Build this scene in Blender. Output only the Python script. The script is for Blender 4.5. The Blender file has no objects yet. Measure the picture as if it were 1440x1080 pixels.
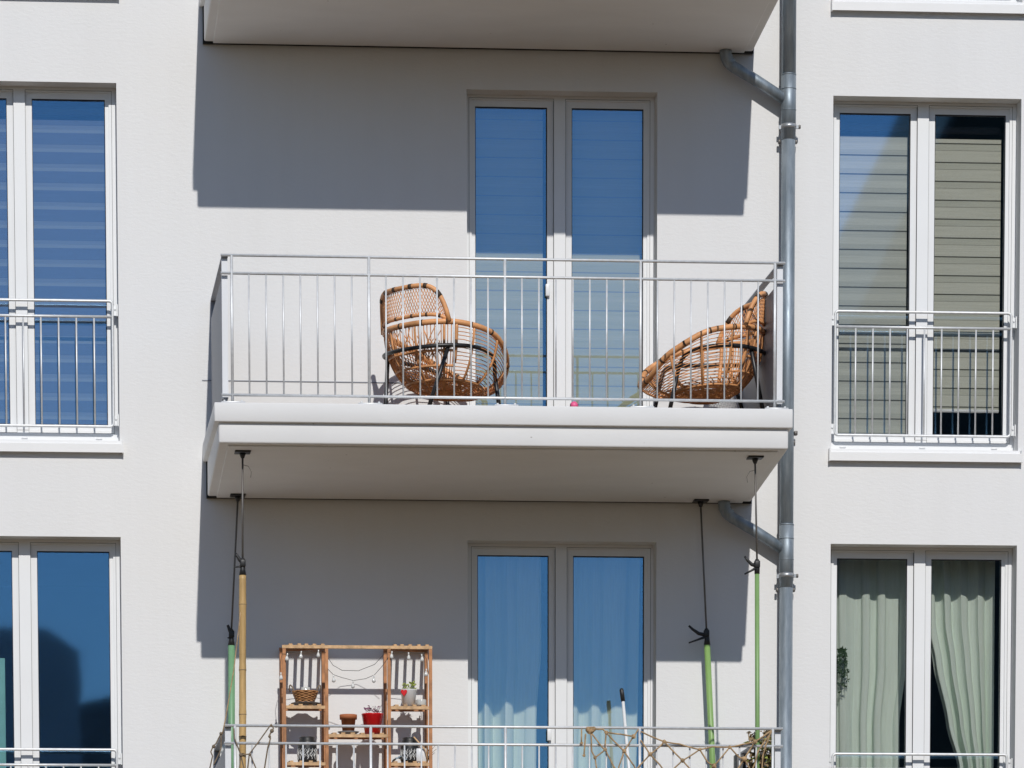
import bpy, bmesh, math, random
from math import sin, cos, pi, radians, sqrt
from mathutils import Vector, Matrix
random.seed(7)
sc = bpy.context.scene
C = sc.collection
H = 2.9                      # storey height
DZ = 0.                      # height offset of the group of things being built

# ------------------------------------------------------------------ helpers
class MB:
    """collects shapes and links them as one mesh object"""
    def __init__(s): s.v = []; s.f = []; s.sm = []
    def quad(s, a, b, c, d, smooth=False):
        i = len(s.v); s.v += [a, b, c, d]; s.f.append((i, i+1, i+2, i+3)); s.sm.append(smooth)
    def box(s, x0, x1, y0, y1, z0, z1, bev=0):
        if bev > 0: return s.bevbox(x0, x1, y0, y1, z0, z1, bev)
        i = len(s.v)
        s.v += [(x0,y0,z0),(x1,y0,z0),(x1,y1,z0),(x0,y1,z0),(x0,y0,z1),(x1,y0,z1),(x1,y1,z1),(x0,y1,z1)]
        for q in ((0,3,2,1),(4,5,6,7),(0,1,5,4),(1,2,6,5),(2,3,7,6),(3,0,4,7)):
            s.f.append(tuple(i+k for k in q)); s.sm.append(False)
    def bevbox(s, x0, x1, y0, y1, z0, z1, b, seg=2):
        bm = bmesh.new(); bmesh.ops.create_cube(bm, size=1)
        for v in bm.verts:
            v.co = Vector(((x0+x1)/2+v.co.x*(x1-x0), (y0+y1)/2+v.co.y*(y1-y0), (z0+z1)/2+v.co.z*(z1-z0)))
        bmesh.ops.bevel(bm, geom=list(bm.edges), offset=b, segments=seg, affect='EDGES', profile=.5)
        s.addbm(bm, True)
    def addbm(s, bm, smooth=False):
        i = len(s.v); bm.verts.index_update()
        s.v += [tuple(v.co) for v in bm.verts]
        for f in bm.faces: s.f.append(tuple(i+v.index for v in f.verts)); s.sm.append(smooth)
        bm.free()
    def obox(s, p, q, w, h, up=(0,0,1)):
        """bar of section w x h from p to q"""
        p = Vector(p); q = Vector(q); d = (q-p).normalized(); u = Vector(up)
        a = d.cross(u)
        if a.length < 1e-5: a = d.cross(Vector((1,0,0)))
        a.normalize(); u = a.cross(d).normalized(); a *= w/2; u *= h/2
        i = len(s.v)
        for e in (p, q):
            for k in ((-1,-1),(1,-1),(1,1),(-1,1)): s.v.append(tuple(e+a*k[0]+u*k[1]))
        for f in ((3,2,1,0),(4,5,6,7),(0,1,5,4),(1,2,6,5),(2,3,7,6),(3,0,4,7)):
            s.f.append(tuple(i+k for k in f)); s.sm.append(False)
    def tube(s, pts, r, n=8, closed=False, cap=True):
        pts = [Vector(p) for p in pts]; m = len(pts)
        rr = r if isinstance(r, (list, tuple)) else [r]*m
        i0 = len(s.v); prev = None
        for k in range(m):
            if closed: d = pts[(k+1) % m]-pts[k-1]
            else: d = pts[min(k+1, m-1)]-pts[max(k-1, 0)]
            if d.length < 1e-9: d = Vector((0,0,1))
            d.normalize()
            if prev is None:
                a = d.cross(Vector((0,0,1)))
                if a.length < .05: a = d.cross(Vector((1,0,0)))
            else:
                a = prev - d*prev.dot(d)
                if a.length < 1e-6: a = d.cross(Vector((0,1,.3)))
            a.normalize(); prev = a; b = d.cross(a)
            for j in range(n):
                t = 2*pi*j/n
                s.v.append(tuple(pts[k]+(a*cos(t)+b*sin(t))*rr[k]))
        for k in range(m if closed else m-1):
            for j in range(n):
                A = i0+k*n+j; B = i0+k*n+(j+1) % n; k2 = (k+1) % m
                s.f.append((A, i0+k2*n+j, i0+k2*n+(j+1) % n, B)); s.sm.append(n > 4)
        if cap and not closed:
            s.f.append(tuple(i0+j for j in range(n))); s.sm.append(False)
            s.f.append(tuple(i0+(m-1)*n+n-1-j for j in range(n))); s.sm.append(False)
    def lathe(s, prof, c=(0,0,0), n=24):
        i0 = len(s.v); m = len(prof)
        for r, z in prof:
            for j in range(n):
                t = 2*pi*j/n; s.v.append((c[0]+r*cos(t), c[1]+r*sin(t), c[2]+z))
        for k in range(m-1):
            for j in range(n):
                s.f.append((i0+k*n+j, i0+k*n+(j+1) % n, i0+(k+1)*n+(j+1) % n, i0+(k+1)*n+j)); s.sm.append(True)
    def ball(s, c, r, n=8, sx=1, sz=1):
        s.lathe([(max(r*sin(pi*k/n), 1e-5)*sx, -r*cos(pi*k/n)*sz) for k in range(n+1)], c, max(6, n))
    def sheet(s, fn, nu, nv):
        i0 = len(s.v)
        for a in range(nu+1):
            for b in range(nv+1): s.v.append(fn(a/nu, b/nv))
        for a in range(nu):
            for b in range(nv):
                q = i0+a*(nv+1)+b; s.f.append((q, q+nv+1, q+nv+2, q+1)); s.sm.append(True)
    def build(s, name, mat, parent=None, org=(0,0,0), loc=None):
        me = bpy.data.meshes.new(name)
        ox, oy, oz = org
        me.from_pydata([(x-ox, y-oy, z-oz) for x, y, z in s.v], [], s.f)
        me.polygons.foreach_set('use_smooth', s.sm); me.update()
        if mat: me.materials.append(mat)
        o = bpy.data.objects.new(name, me); C.objects.link(o)
        if parent: o.parent = parent
        elif loc is None and org != (0,0,0): o.location = (ox, oy, oz+DZ)
        if loc is not None: o.location = loc
        return o

def tag(o, label, cat, group=None, kind=None):
    if label: o['label'] = label
    if cat: o['category'] = cat
    if group: o['group'] = group
    if kind: o['kind'] = kind
    return o
def empty(name, loc, label, cat, group=None):
    o = bpy.data.objects.new(name, None); o.empty_display_size = .1
    C.objects.link(o); o.location = (loc[0], loc[1], loc[2]+DZ)
    return tag(o, label, cat, group)
def kids(o): return [x for x in bpy.data.objects if x.parent == o]
def copy_tree(o, parent=None, skip=()):
    c = o.copy(); C.objects.link(c); c.parent = parent
    for ch in kids(o):
        if ch.name.split('.')[0] not in skip: copy_tree(ch, c, skip)
    return c
def single(mb, name, mat, org, label, cat, group=None):
    return tag(mb.build(name, mat, None, org), label, cat, group)

# ------------------------------------------------------------------ materials
def nodes(name):
    m = bpy.data.materials.new(name); m.use_nodes = True
    nt = m.node_tree; nt.nodes.clear()
    out = nt.nodes.new('ShaderNodeOutputMaterial')
    return m, nt, out
def N(nt, t, **kw):
    n = nt.nodes.new(t)
    for k, v in kw.items(): setattr(n, k, v)
    return n
def mapped(nt, scale, coord='Object'):
    tc = N(nt, 'ShaderNodeTexCoord'); mp = N(nt, 'ShaderNodeMapping')
    mp.inputs['Scale'].default_value = scale
    nt.links.new(tc.outputs[coord], mp.inputs['Vector']); return mp
def noise(nt, mp, scale, detail=4, rough=.55):
    n = N(nt, 'ShaderNodeTexNoise'); n.inputs['Scale'].default_value = scale
    n.inputs['Detail'].default_value = detail; n.inputs['Roughness'].default_value = rough
    if mp: nt.links.new(mp.outputs[0], n.inputs['Vector'])
    return n
def ramp(nt, src, stops):
    r = N(nt, 'ShaderNodeValToRGB'); e = r.color_ramp.elements
    while len(e) < len(stops): e.new(.5)
    for k, (p, c) in enumerate(stops): e[k].position = p; e[k].color = (*c, 1)
    nt.links.new(src, r.inputs[0]); return r
def mix(c, k): return tuple(x*k for x in c)
def basic(name, col, rough=.6, metal=0, var=.12, vscale=6, stretch=(1,1,1), bump=0, bscale=60, bdist=.002, spec=.5, coord='Object', extra=None):
    m, nt, out = nodes(name)
    p = N(nt, 'ShaderNodeBsdfPrincipled'); nt.links.new(p.outputs[0], out.inputs[0])
    mp = mapped(nt, stretch, coord)
    n = noise(nt, mp, vscale, 5)
    r = ramp(nt, n.outputs['Fac'], [(.3, mix(col, 1-var)), (.7, mix(col, 1+var))])
    nt.links.new(r.outputs[0], p.inputs['Base Color'])
    p.inputs['Roughness'].default_value = rough; p.inputs['Metallic'].default_value = metal
    p.inputs['Specular IOR Level'].default_value = spec
    if bump:
        b = N(nt, 'ShaderNodeBump'); b.inputs['Strength'].default_value = bump; b.inputs['Distance'].default_value = bdist
        n2 = noise(nt, mp, bscale, 4); nt.links.new(n2.outputs['Fac'], b.inputs['Height']); nt.links.new(b.outputs[0], p.inputs['Normal'])
    return m

def stucco():
    m, nt, out = nodes('stucco')
    p = N(nt, 'ShaderNodeBsdfPrincipled'); nt.links.new(p.outputs[0], out.inputs[0])
    p.inputs['Roughness'].default_value = .9; p.inputs['Specular IOR Level'].default_value = .2
    big = noise(nt, mapped(nt, (1, 1, .6)), .9, 6)
    r = ramp(nt, big.outputs['Fac'], [(.3, (.775, .775, .772)), (.7, (.80, .80, .797))])
    # faint soot streaks running down the render
    st = noise(nt, mapped(nt, (7, 7, .25)), 1.0, 5)
    rs = ramp(nt, st.outputs['Fac'], [(.3, (.985, .984, .982)), (.6, (1, 1, 1))])
    mul = N(nt, 'ShaderNodeMix', data_type='RGBA', blend_type='MULTIPLY'); mul.inputs[0].default_value = 1
    nt.links.new(r.outputs[0], mul.inputs[6]); nt.links.new(rs.outputs[0], mul.inputs[7])
    nt.links.new(mul.outputs[2], p.inputs['Base Color'])
    rip = noise(nt, mapped(nt, (24, 24, 58)), 1.0, 3, .6)
    gr = noise(nt, mapped(nt, (120, 120, 260)), 1.0, 2)
    add = N(nt, 'ShaderNodeMath', operation='MULTIPLY_ADD'); add.inputs[1].default_value = .3
    nt.links.new(gr.outputs['Fac'], add.inputs[0]); nt.links.new(rip.outputs['Fac'], add.inputs[2])
    b = N(nt, 'ShaderNodeBump'); b.inputs['Strength'].default_value = .46; b.inputs['Distance'].default_value = .0032
    nt.links.new(add.outputs[0], b.inputs['Height']); nt.links.new(b.outputs[0], p.inputs['Normal'])
    return m

def slab_paint(name, col):
    m, nt, out = nodes(name)
    p = N(nt, 'ShaderNodeBsdfPrincipled'); nt.links.new(p.outputs[0], out.inputs[0])
    p.inputs['Roughness'].default_value = .75; p.inputs['Specular IOR Level'].default_value = .3
    n = noise(nt, mapped(nt, (1.2, 3, 3)), 1.6, 6)
    r = ramp(nt, n.outputs['Fac'], [(.3, mix(col, .965)), (.7, mix(col, 1.025))])
    v = N(nt, 'ShaderNodeTexVoronoi'); v.inputs['Scale'].default_value = 9
    nt.links.new(mapped(nt, (1, 1, 1.6)).outputs[0], v.inputs['Vector'])
    rv = ramp(nt, v.outputs['Distance'], [(.03, (.55, .53, .5)), (.07, (1, 1, 1))])
    gate = noise(nt, mapped(nt, (1.1, 1.1, 1.1)), 2.3, 2)
    rg = ramp(nt, gate.outputs['Fac'], [(.56, (0, 0, 0)), (.62, (1, 1, 1))])
    mul = N(nt, 'ShaderNodeMix', data_type='RGBA', blend_type='MULTIPLY')
    nt.links.new(rg.outputs[0], mul.inputs[0]); nt.links.new(r.outputs[0], mul.inputs[6]); nt.links.new(rv.outputs[0], mul.inputs[7])
    nt.links.new(mul.outputs[2], p.inputs['Base Color'])
    b = N(nt, 'ShaderNodeBump'); b.inputs['Strength'].default_value = .25; b.inputs['Distance'].default_value = .002
    n2 = noise(nt, mapped(nt, (30, 30, 30)), 1, 4); nt.links.new(n2.outputs['Fac'], b.inputs['Height']); nt.links.new(b.outputs[0], p.inputs['Normal'])
    return m

def zinc():
    m, nt, out = nodes('zinc_pipe')
    p = N(nt, 'ShaderNodeBsdfPrincipled'); nt.links.new(p.outputs[0], out.inputs[0])
    n = noise(nt, mapped(nt, (14, 14, 2.2)), 1.6, 6, .65)
    r = ramp(nt, n.outputs['Fac'], [(.3, (.20, .245, .285)), (.52, (.29, .34, .385)), (.72, (.40, .455, .50))])
    nt.links.new(r.outputs[0], p.inputs['Base Color']); p.inputs['Metallic'].default_value = .55
    n3 = noise(nt, mapped(nt, (20, 20, 5)), 2, 4)
    rr = ramp(nt, n3.outputs['Fac'], [(.3, (.44,)*3), (.7, (.62,)*3)])
    nt.links.new(rr.outputs[0], p.inputs['Roughness'])
    b = N(nt, 'ShaderNodeBump'); b.inputs['Strength'].default_value = .2; b.inputs['Distance'].default_value = .002
    nt.links.new(n.outputs['Fac'], b.inputs['Height']); nt.links.new(b.outputs[0], p.inputs['Normal'])
    return m

def glass():
    m, nt, out = nodes('window_glass')
    t = N(nt, 'ShaderNodeBsdfTransparent'); t.inputs[0].default_value = (.98, .985, .975, 1)
    g = N(nt, 'ShaderNodeBsdfGlossy'); g.inputs['Roughness'].default_value = 0.024
    g.inputs[0].default_value = GLASS_TINT
    # very slight pillowing of the sealed double panes
    n = noise(nt, mapped(nt, (1, 1, .7)), 2.2, 1)
    b = N(nt, 'ShaderNodeBump'); b.inputs['Strength'].default_value = .05; b.inputs['Distance'].default_value = .004
    nt.links.new(n.outputs['Fac'], b.inputs['Height']); nt.links.new(b.outputs[0], g.inputs['Normal'])
    mx = N(nt, 'ShaderNodeMixShader'); mx.inputs[0].default_value = GLASS_FAC
    nt.links.new(t.outputs[0], mx.inputs[1]); nt.links.new(g.outputs[0], mx.inputs[2]); nt.links.new(mx.outputs[0], out.inputs[0])
    return m

def cloth(name, col, transl=.3, var=.06):
    m, nt, out = nodes(name)
    d = N(nt, 'ShaderNodeBsdfDiffuse'); t = N(nt, 'ShaderNodeBsdfTranslucent')
    n = noise(nt, mapped(nt, (90, 90, 4)), 1.2, 4)
    r = ramp(nt, n.outputs['Fac'], [(.3, mix(col, 1-var)), (.7, mix(col, 1+var))])
    nt.links.new(r.outputs[0], d.inputs[0]); nt.links.new(r.outputs[0], t.inputs[0])
    mx = N(nt, 'ShaderNodeMixShader'); mx.inputs[0].default_value = transl
    nt.links.new(d.outputs[0], mx.inputs[1]); nt.links.new(t.outputs[0], mx.inputs[2]); nt.links.new(mx.outputs[0], out.inputs[0])
    return m

def blind_mat(name, opaque, sheer, period, z0, bands):
    """day-and-night roller fabric: woven bands along the height; bands = [(fraction of the period, colour)]"""
    m, nt, out = nodes(name)
    tc = N(nt, 'ShaderNodeTexCoord'); sp = N(nt, 'ShaderNodeSeparateXYZ'); nt.links.new(tc.outputs['Object'], sp.inputs[0])
    a = N(nt, 'ShaderNodeMath', operation='MULTIPLY_ADD'); a.inputs[1].default_value = 1/period; a.inputs[2].default_value = 100-z0/period
    nt.links.new(sp.outputs['Z'], a.inputs[0])
    f = N(nt, 'ShaderNodeMath', operation='FRACT'); nt.links.new(a.outputs[0], f.inputs[0])
    r = N(nt, 'ShaderNodeValToRGB'); r.color_ramp.interpolation = 'CONSTANT'
    e = r.color_ramp.elements
    while len(e) < len(bands): e.new(.5)
    for k, (pos, c) in enumerate(bands): e[k].position = pos; e[k].color = (*c, 1)
    nt.links.new(f.outputs[0], r.inputs[0])
    n = noise(nt, mapped(nt, (3, 3, 160)), 1.0, 2)
    rn = ramp(nt, n.outputs['Fac'], [(.3, (.9,)*3), (.7, (1.05,)*3)])
    mul = N(nt, 'ShaderNodeMix', data_type='RGBA', blend_type='MULTIPLY'); mul.inputs[0].default_value = 1
    nt.links.new(r.outputs[0], mul.inputs[6]); nt.links.new(rn.outputs[0], mul.inputs[7])
    d = N(nt, 'ShaderNodeBsdfDiffuse'); nt.links.new(mul.outputs[2], d.inputs[0])
    nt.links.new(d.outputs[0], out.inputs[0])
    return m

GLASS_TINT = (.27, .60, 1.0, 1); GLASS_FAC = .172
M = {}
M['stucco'] = stucco()
M['deck'] = basic('brown_decking', (.20, .135, .085), .75, var=.25, vscale=4, stretch=(.6, 8, 1))
M['slab'] = slab_paint('balcony_paint', (.745, .742, .735))
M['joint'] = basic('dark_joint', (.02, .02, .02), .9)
M['pvc'] = basic('white_window_frame', (.83, .84, .845), .38, var=.012, vscale=3)
M['pvc_seam'] = basic('rubber_gasket', (.03, .03, .035), .7)
M['sill'] = basic('white_sill_metal', (.84, .84, .835), .4, var=.02, vscale=4)
M['glass'] = glass()
M['galv'] = basic('galvanised_bar', (.73, .74, .745), .5, .42, var=.09, vscale=30, bump=.12, bscale=40)
M['panel_post'] = basic('light_panel_post', (.70, .715, .74), .5, .1, var=.03, vscale=4)
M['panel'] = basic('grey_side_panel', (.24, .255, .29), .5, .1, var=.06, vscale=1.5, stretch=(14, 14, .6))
M['zinc'] = zinc()
M['zinc_light'] = basic('zinc_collar', (.42, .44, .46), .4, .6, var=.1, vscale=20)
M['screw'] = basic('grey_screw', (.16, .15, .14), .5, .5)
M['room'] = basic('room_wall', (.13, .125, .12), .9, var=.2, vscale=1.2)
M['rattan'] = basic('rattan_cane', (.68, .325, .135), .5, var=.28, vscale=9, stretch=(1, 1, 1), bump=.2, bscale=120, bdist=.001)
M['wicker'] = basic('rattan_wicker', (.66, .305, .12), .55, var=.35, vscale=14)
M['lash'] = basic('dark_lashing', (.06, .035, .02), .7)
M['black_metal'] = basic('black_metal', (.022, .022, .024), .38, .2, var=.1)
M['black_plastic'] = basic('black_plastic', (.018, .018, .018), .45)
M['bamboo'] = basic('bamboo_pole', (.52, .34, .135), .5, var=.22, vscale=5, stretch=(6, 6, 1.1))
M['green_a'] = basic('pale_green_enamel', (.17, .345, .185), .45, var=.08, vscale=7)
M['green_b'] = basic('bright_green_enamel', (.235, .395, .125), .42, var=.1, vscale=6)
M['green_c'] = basic('moss_green_enamel', (.20, .345, .125), .45, var=.1, vscale=6)
M['wood'] = basic('stained_crate_wood', (.44, .20, .085), .65, var=.35, vscale=7, stretch=(2, 6, 2), bump=.3, bscale=50)
M['wood_light'] = basic('raw_crate_wood', (.60, .385, .205), .7, var=.3, vscale=9, stretch=(3, 1, 3), bump=.3, bscale=50)
M['terracotta'] = basic('terracotta', (.42, .135, .05), .75, var=.12, vscale=9)
M['red'] = basic('red_glaze', (.66, .008, .012), .25, var=.05)
M['white_pot'] = basic('white_enamel', (.78, .79, .80), .3, var=.03)
M['grey_dish'] = basic('grey_dish', (.17, .17, .175), .6)
M['jar'] = basic('clear_jar', (.55, .56, .54), .1, var=.1)
M['cane_basket'] = basic('basket_cane', (.40, .19, .07), .65, var=.4, vscale=40, stretch=(1, 1, 2.5), bump=.5, bscale=90, bdist=.004)
M['rope'] = basic('jute_rope', (.40, .27, .145), .9, var=.45, vscale=22, bump=.4, bscale=150)
M['rope_dark'] = basic('weathered_cord', (.20, .15, .10), .9, var=.35, vscale=25)
M['cable'] = basic('light_cable', (.05, .05, .05), .6)
M['bulb'] = basic('clear_bulb', (.70, .70, .68), .12, var=.05)
M['leaf'] = basic('leaf_green', (.055, .105, .035), .55, var=.4, vscale=30)
M['leaf_lime'] = basic('leaf_yellow_green', (.45, .52, .13), .6, var=.3, vscale=40)
M['leaf_mauve'] = basic('leaf_mauve', (.22, .09, .15), .6, var=.5, vscale=60)
M['dry'] = basic('dry_stem', (.27, .19, .10), .8, var=.4, vscale=30)
M['sage'] = cloth('sage_curtain', (.83, .92, .83), .06)
M['teal_curtain'] = cloth('pale_teal_curtain', (.83, .90, .73), .12)
M['teal'] = basic('teal_board', (.25, .60, .58), .6)
M['pink'] = basic('pink_rubber', (.8, .12, .28), .45)
M['bluecloth'] = basic('blue_grey_cloth', (.25, .33, .40), .9, var=.3, vscale=30)
M['ground'] = basic('paving', (.235, .168, .098), .9, var=.12, vscale=.6)
M['asphalt'] = basic('asphalt', (.055, .055, .055), .9, var=.2, vscale=2)
M['far_render'] = basic('grey_render', (.075, .065, .05), .9, var=.1, vscale=.8)
M['mid_render'] = basic('mid_render', (.36, .36, .36), .9, var=.3, vscale=1.2)
M['pale_render'] = basic('pale_render', (.80, .82, .84), .9, var=.06, vscale=.8)
M['roof'] = basic('dark_roof_tiles', (.07, .055, .05), .8, var=.2, vscale=8)

# day-and-night blind fabrics
P_ = .1226
M['blind_blue'] = blind_mat('blue_grey_blind', None, None, P_, 2.438-.0, [(0, (.13, .15, .21)), (.58, (.25, .28, .31)), (.75, (.20, .225, .27)), (.97, (.10, .115, .16))])
M['blind_pale'] = blind_mat('pale_grey_blind', None, None, P_, 2.328, [(0, (.06, .07, .075)), (.045, (.58, .60, .555)), (.32, (.67, .69, .635)), (.66, (.60, .62, .575)), (.965, (.28, .29, .28))])
M['blind_olive'] = blind_mat('olive_grey_blind', None, None, P_, 2.29, [(0, (.12, .12, .10)), (.04, (.70, .695, .60)), (.63, (.34, .335, .28)), (.66, (.62, .62, .53)), (.97, (.12, .12, .10))])
M['blind_door'] = blind_mat('grey_door_blind', None, None, P_, 1.55, [(0, (.30, .34, .36)), (.035, (.53, .55, .39)), (.45, (.57, .585, .42)), (.70, (.54, .56, .40)), (.975, (.30, .34, .36))])

# ------------------------------------------------------------------ ground and surroundings
g = MB(); gz = -6.68
g.quad((-400,-400,gz),(400,-400,gz),(400,300,gz),(-400,300,gz))
tag(g.build('ground', M['ground']), None, None, kind='structure')
g = MB(); g.box(-200, 200, -22, -14, gz-.05, gz+.004)
tag(g.build('road', M['asphalt']), None, None, kind='structure')

# ------------------------------------------------------------------ apartment building
bld = empty('apartment_building', (0,0,gz), 'white rendered apartment block with tall double windows and glazed balcony doors', 'building')
BO = (0, 0, gz)
cols = {'left': -.632, 'right': 5.370, 'door': 2.932}
hw = .632
openings = []                                   # x0,x1,z0,z1
for k in (1, 0, -1):
    for c in ('left', 'right'): openings.append((cols[c]-hw, cols[c]+hw, .36+k*H, 2.64+k*H))
for k in (1, 0, -1):
    openings.append((cols['door']-hw, cols['door']+hw, .3465+k*H, 2.64+k*H))
RV = .20
w = MB()
xs = sorted({-9., 13.} | {round(o[i], 4) for o in openings for i in (0, 1)})
zs = sorted({gz, 9.5} | {round(o[i], 4) for o in openings for i in (2, 3)})
def in_open(x, z): return any(o[0] < x < o[1] and o[2] < z < o[3] for o in openings)
for i in range(len(xs)-1):
    for j in range(len(zs)-1):
        if not in_open((xs[i]+xs[i+1])/2, (zs[j]+zs[j+1])/2):
            w.quad((xs[i],0,zs[j]),(xs[i+1],0,zs[j]),(xs[i+1],0,zs[j+1]),(xs[i],0,zs[j+1]))
for x0, x1, z0, z1 in openings:                 # reveals
    w.quad((x0,0,z0),(x0,0,z1),(x0,RV,z1),(x0,RV,z0)); w.quad((x1,0,z0),(x1,RV,z0),(x1,RV,z1),(x1,0,z1))
    w.quad((x0,0,z1),(x1,0,z1),(x1,RV,z1),(x0,RV,z1)); w.quad((x0,0,z0),(x0,RV,z0),(x1,RV,z0),(x1,0,z0))
w.quad((-9,0,gz),(-9,0,9.5),(-9,11,9.5),(-9,11,gz)); w.quad((13,0,gz),(13,11,gz),(13,11,9.5),(13,0,9.5))
w.quad((-9,11,gz),(-9,11,9.5),(13,11,9.5),(13,11,gz)); w.quad((-9,0,9.5),(13,0,9.5),(13,11,9.5),(-9,11,9.5))
w.build('wall', M['stucco'], bld, BO)
# plaster seam half a metre above the balcony floors
for k in (0, -1):
    w = MB(); w.box(.545, 2.292, -.004, .003, .7505+k*H, .7565+k*H); w.build('plaster_seam', M['panel'], bld, BO)
# dark rooms behind the openings
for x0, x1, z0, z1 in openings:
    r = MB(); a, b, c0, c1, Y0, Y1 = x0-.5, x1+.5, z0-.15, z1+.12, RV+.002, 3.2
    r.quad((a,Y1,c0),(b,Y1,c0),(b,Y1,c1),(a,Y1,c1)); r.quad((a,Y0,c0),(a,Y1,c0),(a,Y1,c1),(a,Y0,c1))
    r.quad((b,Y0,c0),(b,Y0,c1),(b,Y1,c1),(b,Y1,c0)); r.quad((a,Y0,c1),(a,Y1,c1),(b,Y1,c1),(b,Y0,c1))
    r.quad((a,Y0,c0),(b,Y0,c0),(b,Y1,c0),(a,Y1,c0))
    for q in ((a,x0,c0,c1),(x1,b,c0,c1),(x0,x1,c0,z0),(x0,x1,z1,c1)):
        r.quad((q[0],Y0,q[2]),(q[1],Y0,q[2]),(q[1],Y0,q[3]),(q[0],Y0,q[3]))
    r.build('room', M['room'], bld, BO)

def ring(mb, x0, x1, z0, z1, wl, wr, wb, wt, y0, y1):
    mb.box(x0, x0+wl, y0, y1, z0, z1); mb.box(x1-wr, x1, y0, y1, z0, z1)
    mb.box(x0+wl, x1-wr, y0, y1, z0, z0+wb); mb.box(x0+wl, x1-wr, y0, y1, z1-wt, z1)

def make_casement(name, x, zb, zt, door):
    """frame + two leaves; part of the building with sub-parts"""
    fb = .07 if not door else .05
    f = MB(); hw_ = hw-.001
    ring(f, -hw_, hw_, zb, zt, .046, .046, fb+.016, .030, .140, .205)
    f.box(-.038, .038, .136, .2049, zb+fb+.0165, zt-.0305)
    if not door:                                 # weep-hole caps on the bottom rail
        for cx in (-.53, .01, .50): f.bevbox(cx-.021, cx+.021, .132, .141, zb+.030, zb+.039, .003, 1)
    fr = f.build(name, M['pvc'], bld, (0,0,gz), loc=(x, 0, 0)); fr.location = (x, 0, -gz); 
    fr.data.transform(Matrix.Translation((0,0,gz)))  # keep mesh z in world metres
    zs0 = zb+fb; zs1 = zt-.0205
    for sgn in (-1, 1):
        a, b = (.0385, .602) if sgn > 0 else (-.602, -.0385)
        wl, wr = (.0435, .041) if sgn > 0 else (.041, .0435)
        s = MB(); ring(s, a, b, zs0, zs1, wl, wr, .055, .051, .1535, .2035)
        sh = s.build('sash', M['pvc'], fr)
        k = MB(); ga, gb, gc, gd = a+wl, b-wr, zs0+.055, zs1-.051
        ring(k, ga, gb, gc, gd, .004, .004, .004, .005, .156, .176)
        ring(k, a-.0022 if sgn < 0 else a-.0004, b+.0004 if sgn < 0 else b+.0022, zs0-.002, zs1+.0022, .002, .002, .002, .002, .1395, .1534)
        k.build('gasket', M['pvc_seam'], fr)
        p = MB(); p.box(ga+.001, gb-.001, .170, .1735, gc+.001, gd-.001)
        p.build('pane', M['glass'], fr)
    if door:
        h = MB(); h.bevbox(-.094, -.066, .128, .1536, 1.351, 1.429, .004)
        h.build('handle', M['pvc'], fr)
    else:
        s = MB(); zf = zb
        s.v += []
        x0, x1 = -hw-.016, hw+.02
        # sloping sheet sill with a turned-down front lip and upstands
        pr = [(.139, zf-.001), (-.042, zf-.026), (-.045, zf-.029), (-.045, zf-.083), (-.041, zf-.083), (-.041, zf-.034), (.139, zf-.006)]
        i = len(s.v)
        for xx in (x0, x1): s.v += [(xx, y, z) for y, z in pr]
        n = len(pr)
        for q in range(n): s.f.append((i+q, i+(q+1) % n, i+n+(q+1) % n, i+n+q)); s.sm.append(False)
        s.f.append(tuple(i+q for q in range(n-1, -1, -1))); s.sm.append(False); s.f.append(tuple(i+n+q for q in range(n))); s.sm.append(False)
        s.box(x0-.004, x0+.006, -.047, -.001, zf-.084, zf-.004); s.box(x1-.006, x1+.004, -.047, -.001, zf-.084, zf-.004)
        s.build('sill', M['sill'], fr)
    return fr
win = make_casement('window', cols['left'], .36, 2.639, False)
dor = make_casement('balcony_door', cols['door'], .3485, 2.639, True)
for k in (1, 0, -1):
    for c in ('left', 'right'):
        if (k, c) == (0, 'left'): continue
        o = copy_tree(win, bld); o.location = (cols[c], 0, -gz+k*H)
for k in (1, -1):
    o = copy_tree(dor, bld); o.location = (cols['door']+(.010 if k == -1 else 0), 0, -gz+k*H)

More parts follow.
